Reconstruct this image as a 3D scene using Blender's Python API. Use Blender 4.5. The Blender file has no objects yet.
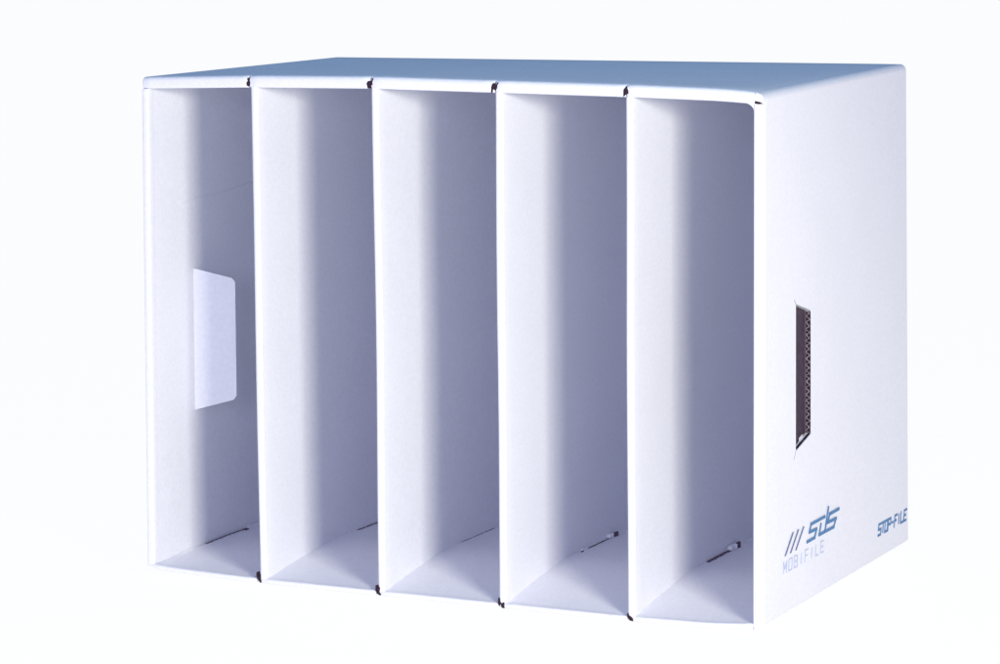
import bpy, bmesh, math
from mathutils import Vector

# ---------------------------------------------------------------- scene
sc = bpy.context.scene
C = sc.collection
sc.render.engine = 'CYCLES'
sc.view_settings.view_transform = 'Standard'
sc.view_settings.look = 'None'
sc.view_settings.exposure = 0
sc.view_settings.gamma = 1
sc.cycles.max_bounces = 10
sc.cycles.diffuse_bounces = 8

W, D, H = 424.5, 274.4, 320.0          # millimetres; converted on output

# ---------------------------------------------------------------- materials
def lin(r, g, b):
    f = lambda c: (c/255/12.92) if c/255 <= .04045 else ((c/255+.055)/1.055)**2.4
    return (f(r), f(g), f(b), 1)

def board_mat(name, col, rough=.5, bump=.16, spec=.3, scale=900, mottling=.05):
    m = bpy.data.materials.new(name); m.use_nodes = True
    nt = m.node_tree; b = nt.nodes['Principled BSDF']
    b.inputs['Roughness'].default_value = rough
    b.inputs['Specular IOR Level'].default_value = spec
    tc = nt.nodes.new('ShaderNodeTexCoord')
    n1 = nt.nodes.new('ShaderNodeTexNoise'); n1.inputs['Scale'].default_value = scale; n1.inputs['Detail'].default_value = 4
    n2 = nt.nodes.new('ShaderNodeTexNoise'); n2.inputs['Scale'].default_value = 22; n2.inputs['Detail'].default_value = 5
    # faint vertical fluting that telegraphs through the liner
    mp = nt.nodes.new('ShaderNodeMapping'); mp.inputs['Scale'].default_value = (140, 140, 6)
    n3 = nt.nodes.new('ShaderNodeTexNoise'); n3.inputs['Scale'].default_value = 1; n3.inputs['Detail'].default_value = 2
    for n in (n1, n2): nt.links.new(tc.outputs['Object'], n.inputs['Vector'])
    nt.links.new(tc.outputs['Object'], mp.inputs['Vector']); nt.links.new(mp.outputs['Vector'], n3.inputs['Vector'])
    mix = nt.nodes.new('ShaderNodeMix'); mix.data_type = 'RGBA'
    c = col; k = 1-mottling
    mix.inputs[6].default_value = (c[0]*k, c[1]*k, c[2]*k*1.004, 1); mix.inputs[7].default_value = col
    nt.links.new(n2.outputs['Fac'], mix.inputs[0]); nt.links.new(mix.outputs[2], b.inputs['Base Color'])
    # paper grain: fine light and dark fibres in the liner
    gr = nt.nodes.new('ShaderNodeMapRange'); gr.inputs[1].default_value = .25; gr.inputs[2].default_value = .75
    gr.inputs[3].default_value = 1-mottling*1.1; gr.inputs[4].default_value = 1+mottling*.5
    nf = nt.nodes.new('ShaderNodeTexNoise'); nf.inputs['Scale'].default_value = 420; nf.inputs['Detail'].default_value = 3
    nt.links.new(tc.outputs['Object'], nf.inputs['Vector']); nt.links.new(nf.outputs['Fac'], gr.inputs[0])
    mul = nt.nodes.new('ShaderNodeVectorMath'); mul.operation = 'SCALE'
    nt.links.new(mix.outputs[2], mul.inputs[0]); nt.links.new(gr.outputs[0], mul.inputs['Scale'])
    nt.links.new(mul.outputs[0], b.inputs['Base Color'])
    add = nt.nodes.new('ShaderNodeMath'); add.operation = 'MULTIPLY_ADD'; add.inputs[1].default_value = .5
    nt.links.new(n3.outputs['Fac'], add.inputs[0]); nt.links.new(n1.outputs['Fac'], add.inputs[2])
    bp = nt.nodes.new('ShaderNodeBump'); bp.inputs['Strength'].default_value = bump; bp.inputs['Distance'].default_value = .0006
    nt.links.new(add.outputs[0], bp.inputs['Height']); nt.links.new(bp.outputs['Normal'], b.inputs['Normal'])
    return m

M_board = board_mat('white_board', (.805, .815, .885, 1))
M_top   = board_mat('white_board_scuffed', (.81, .83, .90, 1), bump=.3, mottling=.11, scale=500)
M_torn  = board_mat('cut_board', (.50, .46, .50, 1), rough=.8)
M_dark  = board_mat('hollow_shade', (.035, .02, .032, 1), rough=.9, spec=.1)  # near-black painted as shade inside fold openings and flutes
M_slit  = board_mat('slit_shade', (.13, .09, .14, 1), rough=.9, spec=.1)  # dark colour standing in for shade in the narrow slits
M_slot_shade   = board_mat('slot_shade_board', (.085, .06, .09, 1), rough=.9, spec=.1, mottling=.3)  # right flap darkened to paint the shade inside the hand slot
M_kraft = board_mat('brown_grey_core', (.38, .33, .38, 1), rough=.9, spec=.1, mottling=.5, scale=1400)
M_blue  = board_mat('blue_ink', lin(70, 122, 172), rough=.5, bump=.02)
M_grey  = board_mat('violet_grey_ink', lin(104, 116, 160), rough=.5, bump=.02)
M_pale  = board_mat('pale_ink', lin(186, 196, 224), rough=.5, bump=.02)

# ---------------------------------------------------------------- gentle deformation of the real cardboard
def pw(t, pts):
    if t <= pts[0][0]: return pts[0][1]
    for (a, va), (b, vb) in zip(pts, pts[1:]):
        if t <= b:
            s = (t-a)/(b-a); return va+(vb-va)*s
    return pts[-1][1]
BOW = [(0, 1.5), (80, 4.0), (166, 5.1), (251, 4.3), (338, 3.5), (395, 2.4), (412, 1.5), (424, -.3)]
SAG = [(0, 2.8), (5, 1.2), (11, .5), (40, -.8), (80, -2), (166, -3), (250, -4), (338, -5.0), (390, -4.6), (419, -2.5), (424.5, -.8)]
def smoothpw(t, P):                      # average over a small window: no visible kinks
    return sum(pw(t+d, P) for d in (-6, -3, 0, 3, 6))/5 if 14 < t < 405 else pw(t, P)
def warp(x, y, z):
    u, v, w = x/W, y/D, max(0, min(1, z/H))
    vv = max(0, min(1, v))
    dx = max(0, 1-u/.19)*(-1.8+4.0*w)*(1-vv*.8)
    dx += (max(0, u)**6)*vv*(2-3.9*w)
    dx += .55*4*u*(1-u)*math.sin(math.pi*w)*math.sin(x*.047+.6) + .22*4*u*(1-u)*math.sin(9*w+x*.02)
    dz = w**3*(smoothpw(x, BOW)*(1-vv) + vv*(-1.6+2.5*u))
    dz += (1-w)**3*(smoothpw(x, SAG)*(1-vv) + vv*(-1.0+1.8*u))
    return Vector((x+dx, y, z+dz))/1000

def finish(name, bm, mat, parent, smooth=True, sharp=40, do_warp=True):
    bmesh.ops.remove_doubles(bm, verts=bm.verts, dist=1e-4)
    bmesh.ops.recalc_face_normals(bm, faces=bm.faces)
    for v in bm.verts:
        v.co = warp(*v.co) if do_warp else v.co/1000
    if smooth:
        for f in bm.faces: f.smooth = True
        for e in bm.edges:
            e.smooth = not (len(e.link_faces) == 2 and e.calc_face_angle(0) > math.radians(sharp))
    me = bpy.data.meshes.new(name); bm.to_mesh(me); bm.free()
    me.materials.append(mat)
    o = bpy.data.objects.new(name, me); C.objects.link(o); o.parent = parent
    return o

def sweep(bm, prof, axis, stations):
    """prof: closed list of 2D points, in the two axes other than `axis` (order x<y<z)."""
    rings = []
    for s in stations:
        r = []
        for a, b in prof:
            co = {'x': (s, a, b), 'y': (a, s, b), 'z': (a, b, s)}[axis]
            r.append(bm.verts.new(co))
        rings.append(r)
    n = len(prof)
    for r0, r1 in zip(rings, rings[1:]):
        for i in range(n):
            bm.faces.new((r0[i], r0[(i+1) % n], r1[(i+1) % n], r1[i]))
    bm.faces.new(rings[0]); bm.faces.new(rings[-1])

def lsp(a, b, n): return [a+(b-a)*i/n for i in range(n+1)]
def rrect(a0, a1, b0, b1, radii, seg=5):
    """rounded rectangle; radii = (a0b0, a1b0, a1b1, a0b1)"""
    out = []
    cs = [((a0, b0), 1, 1, 180), ((a1, b0), -1, 1, 270), ((a1, b1), -1, -1, 0), ((a0, b1), 1, -1, 90)]
    for ((ca, cb), sa, sb, st), r in zip(cs, radii):
        if r <= 0: out.append((ca, cb)); continue
        for i in range(seg+1):
            t = math.radians(st+90*i/seg)
            out.append((ca+sa*r+r*math.cos(t), cb+sb*r+r*math.sin(t)))
    return out
def subdiv(prof, maxlen):
    out = []
    for (a, b), (c, d) in zip(prof, prof[1:]+prof[:1]):
        n = max(1, int(math.hypot(c-a, d-b)//maxlen))
        out += [(a+(c-a)*i/n, b+(d-b)*i/n) for i in range(n)]
    return out

def prism(bm, poly, axis, lo, hi):
    sweep(bm, poly, axis, (lo, hi))

# ---------------------------------------------------------------- the thing
box = bpy.data.objects.new('file_organizer', None); C.objects.link(box)
box.empty_display_size = .05
box['label'] = 'white cardboard file organizer with five tall open compartments, standing on a self-lit white ground'
box['category'] = 'file organizer'

TW = 4.5
WALLS = [81.0, 165.8, 250.2, 336.5]            # left faces of the dividers
EDGE_R = 418.2

# back, top and bottom panels
bm = bmesh.new(); sweep(bm, subdiv(rrect(1.0, W-1.0, D-3.0, D, (0, 0, 0, 0)), 25), 'z', lsp(1, H-3.4, 14))
finish('back_panel', bm, M_board, box)
bm = bmesh.new(); sweep(bm, subdiv(rrect(3.2, D, H-3.2, H, (.8, 1.5, 1.5, .8)), 20), 'x', lsp(.8, W-4.0, 60))
top = finish('top_panel', bm, M_top, box)
bm = bmesh.new(); sweep(bm, subdiv(rrect(3.2, D, 0, 2.0, (.6, .8, .5, .5)), 20), 'x', lsp(.8, W-.8, 60))
finish('bottom_panel', bm, M_board, box)

# side panels with a trapezoid hand slot each
SLOT = [(57.2, 188.0), (85.3, 180.5), (85.3, 104.0), (57.2, 97.1)]
def cut_slot(o, x0, x1, poly):
    b = bmesh.new(); prism(b, poly, 'x', x0-5, x1+5)
    bmesh.ops.recalc_face_normals(b, faces=b.faces)
    for v in b.verts: v.co /= 1000
    me = bpy.data.meshes.new('cut'); b.to_mesh(me); b.free()
    c = bpy.data.objects.new('cut', me); C.objects.link(c)
    md = o.modifiers.new('b', 'BOOLEAN'); md.operation = 'DIFFERENCE'; md.solver = 'EXACT'; md.object = c
    bpy.context.view_layer.update()
    dg = bpy.context.evaluated_depsgraph_get()
    nm = bpy.data.meshes.new_from_object(o.evaluated_get(dg))
    o.modifiers.clear(); o.data = nm
    bpy.data.objects.remove(c)

def rewarp(o, sharp=35):
    b = bmesh.new(); b.from_mesh(o.data)
    for v in b.verts: v.co = warp(*(v.co*1000))
    for f in b.faces: f.smooth = True
    for e in b.edges: e.smooth = not (len(e.link_faces) == 2 and e.calc_face_angle(0) > math.radians(sharp))
    b.to_mesh(o.data); b.free()

bm = bmesh.new()
sweep(bm, rrect(W-TW, W, .3, H-.05, (.5, 1.0, 4.2, 0), 8), 'y', [4.0, D])
right = finish('side_panel', bm, M_board, box, do_warp=False); cut_slot(right, W-TW, W, SLOT); rewarp(right)
bm = bmesh.new()
sweep(bm, rrect(0, TW, .3, H-3.6, (1, .5, 0, 1.0)), 'y', [4.0, D])
left = finish('side_panel', bm, M_board, box, do_warp=False)
SLOT_L = [(55.4, 192.4), (83.0, 185.0), (83.0, 104.5), (55.4, 97.3)]
cut_slot(left, 0, TW, SLOT_L); rewarp(left)
right['label'] = 'side panel with a dark hand slot and blue printed logo'

# folded-over front edges of the two sides
bm = bmesh.new(); sweep(bm, rrect(EDGE_R, W+.04, -.4, 6.5, (1.3, 3.6, .02, .8)), 'z', lsp(-.3, H-6.4, 40))
finish('front_edge', bm, M_board, box)
bm = bmesh.new(); sweep(bm, rrect(-.1, 4.55, -.4, 6.5, (.9, 1.6, .05, .4)), 'z', lsp(.4, H-7.5, 40))
finish('front_edge', bm, M_board, box)
# dividers
for k, x in enumerate(WALLS):
    bm = bmesh.new()
    b = .25
    prof = rrect(x, x+TW+.15, -.2, 8, (1.7, 1.9, 0, 0))
    prof = [p for p in prof if p[1] < 7.9]
    prof = prof + [(x+TW+.1, 12), (x+TW, 20)] + [(x+TW, y) for y in lsp(45, D-3.2, 9)] + [(x, y) for y in lsp(D-3.2, 45, 9)] + [(x, 20)]
    sweep(bm, prof, 'z', lsp(1.6, H-6.9, 40))
    d = finish('divider', bm, M_board, box)

# hems: one rolled strip along the front of every compartment, with gaps at the folds
TOPGAPS = [(79.6, 80.5), (165.2, 166.1), (249.9, 250.8), (336.6, 337.4)]
BOTGAPS = [(78.6, 82.0), (164.3, 168.0), (249.8, 253.8), (336.3, 340.0)]
def hem(name, x0, x1, z0, z1, rad, ydep):
    bm = bmesh.new()
    prof = subdiv(rrect(-.5, ydep, z0, z1, rad), 3)
    n = max(6, int((x1-x0)/6))
    st = lsp(x0, x1, n)
    # slightly crushed ends
    rings = [x0, x0+.25, x0+.7] + st[1:-1] + [x1-.7, x1-.25, x1]
    sweep(bm, prof, 'x', rings)
    zc = (z0+z1)/2
    for v in bm.verts:
        e = min(v.co.x-x0, x1-v.co.x)
        s = 1 if e > .6 else (.93 if e > .2 else .80)
        v.co.z = zc+(v.co.z-zc)*s; v.co.y = 2+(v.co.y-2)*s
    return finish(name, bm, M_board, box)
xs = [.6]+[g for p in TOPGAPS for g in p]+[419.6]
for i in range(5): hem('top_hem', xs[2*i], xs[2*i+1], H-7.4, H-.1, (1.6, .8, 1.2, 2.6), 5.0)
xs = [1.5]+[g for p in BOTGAPS for g in p]+[418.3]
for i in range(5): hem('bottom_hem', xs[2*i], xs[2*i+1], .1, 3.1, (1.2, .4, .3, 1.2), 5.0)

# corner where top hem and right front edge meet: rounded block with its eyelet shade as a dark prism
bm = bmesh.new(); sweep(bm, rrect(419.8, W+.1, H-5.0, H-.1, (.6, .6, 3.4, .6), 6), 'y', (-.3, 1.5, 6.4))
finish('corner_fold', bm, M_board, box)
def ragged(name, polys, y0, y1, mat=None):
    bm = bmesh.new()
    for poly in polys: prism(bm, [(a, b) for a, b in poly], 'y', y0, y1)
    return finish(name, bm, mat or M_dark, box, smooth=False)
ragged('fold_gap_shade', [[(418.6, H-5.9), (419.4, H-6.5), (421.6, H-6.5), (422.6, H-5.9), (421.8, H-5.0), (419.5, H-4.9)]], -.45, 2)
# web of board that rounds the inner top right corner of the last compartment
bm = bmesh.new()
arc = [(EDGE_R+.3, H-7.0), (EDGE_R-5.5, H-7.0)] + [(EDGE_R-5.5+5.6*math.sin(math.radians(t)), H-7.0-3.9*(1-math.cos(math.radians(t)))) for t in (20, 40, 60, 75, 90)]
prism(bm, arc, 'y', .2, 3)
finish('corner_web', bm, M_board, box)

# dark prisms painting the shade in openings where the folds pass (top)
T = H
ragged('fold_gap_shade', [[(78.6, T-6.0), (79.6, T-6.6), (80.6, T-6.2), (81.3, T-4.4), (80.8, T-3.2), (80.9, T-2.2), (79.9, T-1.2), (79.0, T-1.8), (79.3, T-3.2), (78.3, T-4.4)]], -.54, 3.3)
ragged('fold_gap_shade', [[(163.9, T-7.1), (165.8, T-7.2), (166.2, T-5.0), (167.3, T-5.2), (167.2, T-3.4), (167.9, T-1.3), (167.1, T-1.1), (166.4, T-2.6), (164.2, T-2.6), (163.0, T-4.2)]], -.54, 3.3)
ragged('fold_gap_shade', [[(247.9, T-7.4), (248.9, T-7.0), (249.3, T-5.3), (250.9, T-5.9), (251.9, T-4.6), (252.2, T-2.8), (252.9, T-1.1), (251.9, T-1.2), (251.2, T-2.6), (249.6, T-1.5), (248.4, T-2.4), (247.8, T-4.4)]], -.54, 3.3)
ragged('fold_gap_shade', [[(335.2, T-7.0), (336.2, T-6.6), (336.8, T-5.5), (338.6, T-5.4), (338.6, T-3.6), (337.9, T-2.2), (337.1, T-1.1), (336.4, T-1.9), (335.3, T-3.0)]], -.54, 3.3)
# (bottom)
ragged('fold_gap_shade', [[(78.7, 7.0), (78.6, 4.6), (79.6, 2.6), (81.4, .3), (82.4, 1.0), (81.0, 3.4), (79.7, 5.4), (79.4, 7.0)]], -.35, 3.0)
ragged('fold_gap_shade', [[(164.2, 6.2), (164.2, 3.6), (165.2, 1.4), (167.2, .2), (167.9, 1.0), (167.0, 2.8), (167.6, 5.0), (166.0, 6.4)]], -.35, 3.0)
ragged('fold_gap_shade', [[(249.8, 6.2), (249.6, 3.0), (250.4, 1.4), (251.6, 2.6), (252.0, .6), (253.8, .2), (254.0, 3.8), (252.9, 3.9), (252.4, 3.0), (251.2, 4.2), (250.9, 6.0)]], -.35, 3.0)
ragged('fold_gap_shade', [[(336.2, 4.6), (336.6, 2.4), (338.2, .6), (340.2, .4), (340.4, 1.8), (339.0, 3.2), (337.6, 3.8), (336.9, 5.2)]], -.35, 3.0)
ragged('fold_gap_shade', [[(418.4, .3), (419.1, .0), (419.5, .7), (418.8, 1.1)]], -.5, 3.0, M_torn)

# compartment floors: flaps that spring up a little behind the front edge
INNER = [(5.0, WALLS[0]), (WALLS[0]+TW, WALLS[1]), (WALLS[1]+TW, WALLS[2]), (WALLS[2]+TW, WALLS[3]), (WALLS[3]+TW, W-TW)]
LIFT = [2.8, 8.4, 9.5, 10.0, 9.2]
def zfloor(k, x, y):
    a = LIFT[k]; t = max(0, min(1, (y-3)/95)); s = t*(1.5-.5*t)
    x0, x1 = INNER[k]; q = (x-x0)/(x1-x0)
    return 2.75+a*s*(1-.35*q) - max(0, y-110)*.012 + .35*math.sin(q*3.1)*t
for k, (x0, x1) in enumerate(INNER):
    bm = bmesh.new(); nx, ny = 16, 30; g = []
    for j in range(ny+1):
        y = 1.8+(D-5.2-1.8)*j/ny
        g.append([bm.verts.new((x0-.1+(x1-x0+.2)*i/nx, y, zfloor(k, x0+(x1-x0)*i/nx, y))) for i in range(nx+1)])
    lo = [[bm.verts.new((v.co.x, v.co.y, v.co.z-.5)) for v in r] for r in g]
    for j in range(ny):
        for i in range(nx):
            bm.faces.new((g[j][i], g[j][i+1], g[j+1][i+1], g[j+1][i])); bm.faces.new((lo[j][i], lo[j+1][i], lo[j+1][i+1], lo[j][i+1]))
    for j in range(ny):
        bm.faces.new((g[j][0], g[j+1][0], lo[j+1][0], lo[j][0])); bm.faces.new((g[j][nx], lo[j][nx], lo[j+1][nx], g[j+1][nx]))
    for i in range(nx):
        bm.faces.new((g[0][i], lo[0][i], lo[0][i+1], g[0][i+1])); bm.faces.new((g[ny][i], g[ny][i+1], lo[ny][i+1], lo[ny][i]))
    fl = finish('floor_flap', bm, M_board, box)
    # lock slot shade painted as dark strips at the wall foot, plus torn tabs
    def strip(name, y0, y1, w, xo, h0, h1, mat, n=14, amp=.0):
        b = bmesh.new(); rows = []
        for i in range(n+1):
            y = y0+(y1-y0)*i/n; j = amp*math.sin(i*2.3+k)*(1 if i % 2 else .4)
            z = zfloor(k, x0+xo, y)
            rows.append([b.verts.new(c) for c in ((x0+xo, y, z+h0), (x0+xo+w+j, y, z+h0), (x0+xo+w+j, y, z+h1+j*.5), (x0+xo, y, z+h1))])
        for a, c in zip(rows, rows[1:]):
            for q in range(4): b.faces.new((a[q], a[(q+1) % 4], c[(q+1) % 4], c[q]))
        b.faces.new(rows[0]); b.faces.new(rows[-1])
        return finish(name, b, mat, fl, smooth=False)
    if k == 0:
        strip('lock_slot_shade', 66, 119, 1.0, .1, -.6, .25, M_slit, n=24, amp=.35)
        strip('lock_slot_shade', 117, 121.5, 2.6, .1, -.6, .6, M_slit, n=4, amp=.5)
        strip('lock_tab', 124, 150, .5, .05, 0, 2.2, M_board, amp=.2)
        strip('lock_tab', 33, 56, .4, .05, 0, .6, M_board, amp=.3)
    if k == 1:
        strip('lock_slot_shade', 128, 160, 1.0, .6, -.5, .35, M_slit, n=20, amp=.4)
        strip('lock_tab', 117, 160, .6, .05, .1, 1.5, M_board, n=20, amp=.35)
    if k == 2:
        strip('lock_slot_shade', 114, 165, .5, .3, -.5, .15, M_slit, n=22, amp=.3)
        strip('lock_tab', 120, 160, .4, .05, .1, .8, M_board, n=18, amp=.25)
    if k == 3:
        strip('lock_slot_shade', 126, 164, .7, 1.8, -.4, .3, M_slit, n=22, amp=.4)
        strip('lock_tab', 118, 166, 1.4, .1, .0, 1.1, M_board, n=20, amp=.3)
        strip('lock_slot_shade', 168, 172.5, 1.3, 2.2, -.4, 2.8, M_slit, n=5, amp=.4)
        strip('lock_tab', 161, 167, 2.3, .3, .1, 2.5, M_board, n=7, amp=.5)
        strip('lock_slot_shade', 113, 116, .8, 2.2, -.4, .6, M_slit, n=3)
    if k == 4:
        strip('lock_slot_shade', 119, 162, 1.9, .6, -.4, .5, M_slit, n=26, amp=.75)
        strip('lock_tab', 118, 158, .5, .1, .3, 1.8, M_board, n=24, amp=.4)
        strip('lock_tab', 157, 167, 3.0, .6, .3, 3.0, M_board, n=9, amp=.8)
        strip('lock_slot_shade', 168, 172, 1.6, 2.2, -.4, 3.6, M_slit, n=5, amp=.5)

bm = bmesh.new(); rows = []
for i in range(13):
    y = 40+110*i/12; z = 236+.06*(y-40)+.8*math.sin(i*.7)
    rows.append([bm.verts.new(c) for c in ((TW-.1, y, z-.9), (TW+.28, y, z), (TW-.1, y, z+.35))])
for p, q in zip(rows, rows[1:]):
    for i in range(3): bm.faces.new((p[i], p[(i+1) % 3], q[(i+1) % 3], q[i]))
bm.faces.new(rows[0]); bm.faces.new(rows[-1])
finish('crease', bm, M_board, left, smooth=False)

# hand-slot flaps folded inwards
def slot_flap(name, parent, hx, slot, ang, sgn, th=1.6, label=None, mat=None):
    (y0, zt), (y1, zt1), (_, zb1), (_, zb) = slot
    L = y1-y0; ca, sa = math.cos(math.radians(ang)), math.sin(math.radians(ang))
    bm = bmesh.new(); rings = []
    prof = []
    inset = .3
    a = [(0, zt-inset), (L-2, zt1-inset+.5), (L, zt1-2.5), (L, zb1+2.5), (L-2, zb1+inset-.5), (0, zb+inset)]
    f = [bm.verts.new((hx+sgn*t*ca, y0+t*sa, z)) for t, z in a]
    b = [bm.verts.new((hx+sgn*t*ca+sgn*sa*th*-1, y0+t*sa+th*ca, z)) for t, z in a]
    n = len(a)
    bm.faces.new(f); bm.faces.new(b[::-1])
    for i in range(n): bm.faces.new((f[i], f[(i+1) % n], b[(i+1) % n], b[i]))
    o = finish(name, bm, mat or M_board, parent, smooth=False)
    if label: o['label'] = label
    return o
slot_flap('hand_flap', left, TW-.2, SLOT_L, 27, 1, label='white trapezoid flap folded into the compartment')
slot_flap('hand_flap', right, W-TW-.3, [(57.2, 190), (85.3, 186), (85.3, 99), (57.2, 95)], 87.5, -1, mat=M_slot_shade)

# corrugated core showing in the rear edge of the right hand slot
(y1, zt1), (_, zb1) = SLOT[1], SLOT[2]
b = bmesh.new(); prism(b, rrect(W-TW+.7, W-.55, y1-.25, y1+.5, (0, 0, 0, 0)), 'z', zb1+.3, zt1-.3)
finish('slot_core_shade', b, M_dark, right, smooth=False)  # dark backing paints the shade between the flutes
b = bmesh.new(); n = 150; rows = []
for i in range(n+1):
    z = zb1+.3+(zt1-zb1-.6)*i/n
    x = W-2.3+(.9+.35*math.sin(z*.9+1))*math.sin(2*math.pi*z/3.7+.9*math.sin(z*.31))+.25*math.sin(z*1.7)
    rows.append([b.verts.new(c) for c in ((x-.5, y1-.55, z), (x+.5, y1-.55, z), (x+.5, y1-.1, z), (x-.5, y1-.1, z))])
for r, c in zip(rows, rows[1:]):
    for q in range(4): b.faces.new((r[q], r[(q+1) % 4], c[(q+1) % 4], c[q]))
b.faces.new(rows[0]); b.faces.new(rows[-1])
finish('corrugation', b, M_kraft, right, smooth=False)
b = bmesh.new(); prism(b, rrect(W-TW+.3, W-TW+1.1, y1-1.3, y1+.5, (0, 0, 0, 0)), 'z', zb1+.3, zt1-.3)
finish('slot_liner', b, M_slit, right, smooth=False)  # liner coloured dark to hide the light bar past the flap
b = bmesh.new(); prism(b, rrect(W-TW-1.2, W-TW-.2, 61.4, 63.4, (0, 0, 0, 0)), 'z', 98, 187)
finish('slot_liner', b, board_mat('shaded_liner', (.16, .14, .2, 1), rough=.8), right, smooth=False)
b = bmesh.new(); prism(b, [(62, 98.2), (80, 101.2), (80, 104.2), (62, 100.4)], 'x', W-TW-1.0, W-TW+.6)
finish('slot_liner', b, M_board, right, smooth=False)
# same painted shade along the sloping lower edge
(ya, za), (yb, zb) = SLOT[3], SLOT[2]
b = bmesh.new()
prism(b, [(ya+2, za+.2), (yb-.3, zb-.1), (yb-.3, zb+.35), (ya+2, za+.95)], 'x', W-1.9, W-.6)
finish('slot_core_shade', b, M_dark, right, smooth=False)
# hairline cuts that run past the slot corners
for poly in ([(53.6, 190.6), (54.2, 191.3), (57.6, 188.2), (57.3, 187.0)], [(53.6, 93.0), (54.4, 92.5), (57.9, 97.6), (57.1, 98.4)]):
    b = bmesh.new(); prism(b, poly, 'x', W-.5, W+.08)
    finish('cut_mark', b, M_torn, right, smooth=False)

# ---------------------------------------------------------------- printing on the right side
def stroke(bm, pts, w, lift, wv=None):
    """polyline in (y, z) as flat mitred slabs just proud of the board"""
    for i, ((a, b), (c, d)) in enumerate(zip(pts, pts[1:])):
        ww = w if abs(d-b) < abs(c-a)*.5 or wv is None else wv
        L = math.hypot(c-a, d-b); tx, ty = (c-a)/L, (d-b)/L; h = ww/2
        ex = h if len(pts) > 2 else 0
        a0, b0, c0, d0 = a-tx*ex, b-ty*ex, c+tx*ex, d+ty*ex
        poly = [(a0-ty*h, b0+tx*h), (c0-ty*h, d0+tx*h), (c0+ty*h, d0-tx*h), (a0+ty*h, b0-tx*h)]
        prism(bm, poly, 'x', W-.1, W+lift+.012*i)
def glyphs(bm, text, y0, z0, gw, gh, pitch, w, shear, lift):
    G = {'M': [[(0, 0), (0, 1), (.5, .35), (1, 1), (1, 0)]], 'O': [[(0, 0), (0, 1), (1, 1), (1, 0), (0, 0)]],
         'B': [[(0, 0), (0, 1), (.85, 1), (1, .8), (.85, .52), (0, .52)], [(.85, .52), (1, .25), (.9, 0), (0, 0)]],
         'I': [[(.5, 0), (.5, 1)]], 'F': [[(0, 0), (0, 1), (1, 1)], [(0, .52), (.8, .52)]],
         'L': [[(0, 1), (0, 0), (1, 0)]], 'E': [[(1, 1), (0, 1), (0, 0), (1, 0)], [(0, .52), (.85, .52)]],
         'S': [[(1, 1), (0, 1), (0, .52), (1, .52), (1, 0), (0, 0)]], 'T': [[(0, 1), (1, 1)], [(.5, 0), (.5, 1)]],
         'P': [[(0, 0), (0, 1), (1, 1), (1, .48), (0, .48)]], '-': [[(.1, .5), (.9, .5)]]}
    for n, ch in enumerate(text):
        for j, pl in enumerate(G[ch]):
            stroke(bm, [(y0+n*pitch+a*gw+shear*b*gh, z0+b*gh) for a, b in pl], w, lift+.05*j+.002*n)
bm = bmesh.new()
for i in range(3):
    o = 9.3*i
    prism(bm, [(38.0+o, 35.6), (39.9+o, 35.6), (54.1+o, 47.8), (52.2+o, 47.8)], 'x', W-.1, W+.14)
finish('logo_stripes', bm, M_grey, right, smooth=False)
bm = bmesh.new()
stroke(bm, [(110, 47), (85, 46.8), (82, 42.3), (95, 42), (91.5, 37.2), (78, 37)], 2.0, .14, 1.7)
stroke(bm, [(103, 43.6), (99.5, 37.4), (126.5, 37.4), (131, 42.1), (115.5, 42.3), (119, 47), (136, 47.3)], 2.0, .24, 1.4)
stroke(bm, [(110, 37.4), (117, 52.5)], 1.3, .36, 1.3)
finish('logo_lettering', bm, M_blue, right, smooth=False)
bm = bmesh.new(); glyphs(bm, 'MOBIFILE', 35.5, 25.2, 5.4, 7.0, 9.5, .58, .12, .14)
finish('lettering', bm, M_pale, right, smooth=False)
bm = bmesh.new(); glyphs(bm, 'STOP-FILE', 212.6, 15.4, 5.0, 7.0, 6.55, 1.6, .25, .14)
finish('lettering', bm, M_blue, right, smooth=False)

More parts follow.
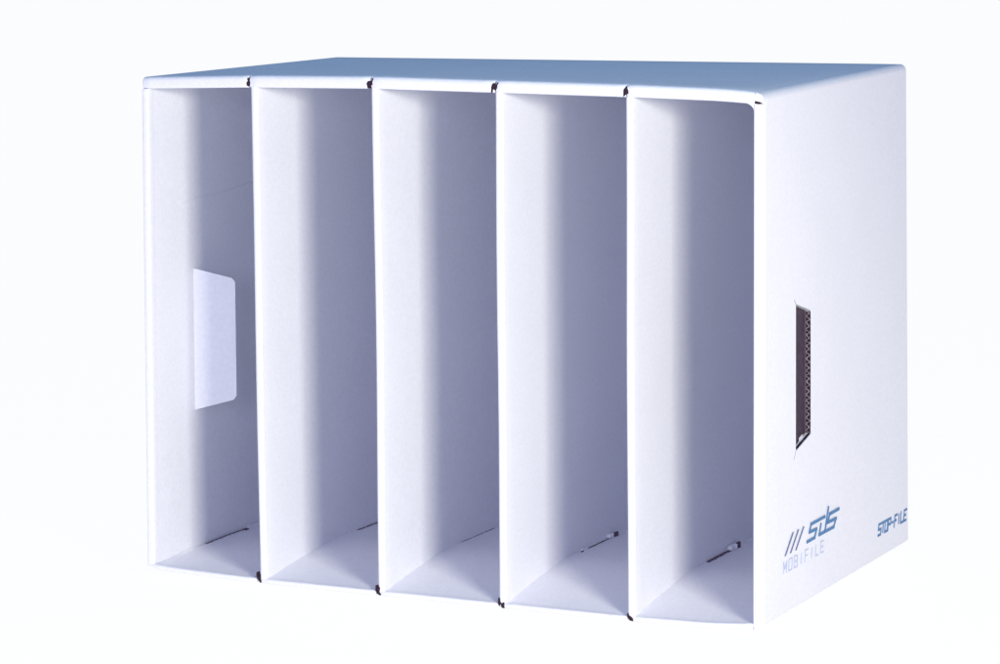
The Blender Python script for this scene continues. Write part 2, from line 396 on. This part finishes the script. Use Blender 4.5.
# ---------------------------------------------------------------- added self-lit plane for the plain white ground
m = bpy.data.materials.new('white_glow'); m.use_nodes = True
b = m.node_tree.nodes['Principled BSDF']
b.inputs['Base Color'].default_value = (.05, .05, .05, 1); b.inputs['Roughness'].default_value = .9
b.inputs['Specular IOR Level'].default_value = 0
b.inputs['Emission Color'].default_value = (.985, .995, 1, 1); b.inputs['Emission Strength'].default_value = .97
bm = bmesh.new(); bmesh.ops.create_grid(bm, x_segments=1, y_segments=1, size=1)
for v in bm.verts: v.co = (v.co.x*6-3.6, v.co.y*9.5+8.2, -.0058)
me = bpy.data.meshes.new('glow_ground'); bm.to_mesh(me); bm.free(); me.materials.append(m)
tb = bpy.data.objects.new('glow_ground', me); C.objects.link(tb); tb['kind'] = 'structure'

# ---------------------------------------------------------------- light
w = bpy.data.worlds.new('World'); sc.world = w; w.use_nodes = True
w.node_tree.nodes['Background'].inputs[0].default_value = (.215, .22, .44, 1)
w.node_tree.nodes['Background'].inputs[1].default_value = .82
def area(name, loc, target, sx, sy, power, col):
    l = bpy.data.lights.new(name, 'AREA'); l.shape = 'RECTANGLE'; l.size = sx; l.size_y = sy
    l.energy = power; l.color = col
    o = bpy.data.objects.new(name, l); C.objects.link(o); o.location = loc
    o.rotation_euler = (Vector(target)-Vector(loc)).to_track_quat('-Z', 'Y').to_euler()
    return o
key = area('key_light', (1.30, -.90, .46), (.22, -.464, .10), .34, .20, 9.0, (1, .975, .84))
key.data.spread = math.radians(112)          # beam narrowed to put less light on the right side panel
area('front_fill', (.55, -2.3, .55), (.25, .0, .12), .9, .6, 19, (.75, .78, 1))  # added lamp, lightens the deep compartments and floors
area('top_tint_fill', (.2, .2, 1.9), (.2, .14, .3), 1.0, 1.0, 4.4, (.0, .9, 1))  # added cyan lamp that turns the top panel blue

# ---------------------------------------------------------------- camera
cd = bpy.data.cameras.new('camera'); cam = bpy.data.objects.new('camera', cd); C.objects.link(cam)
cam.location = (1.13650339, -1.91972246, .464275950)
cam.rotation_euler = (1.43227113, .00870326, .430388361)
cd.sensor_fit = 'HORIZONTAL'; cd.sensor_width = 36; cd.lens = 3470.0084*36/1000
cd.clip_start = .05; cd.clip_end = 100
sc.camera = cam
sc.render.resolution_x = 1024; sc.render.resolution_y = 680
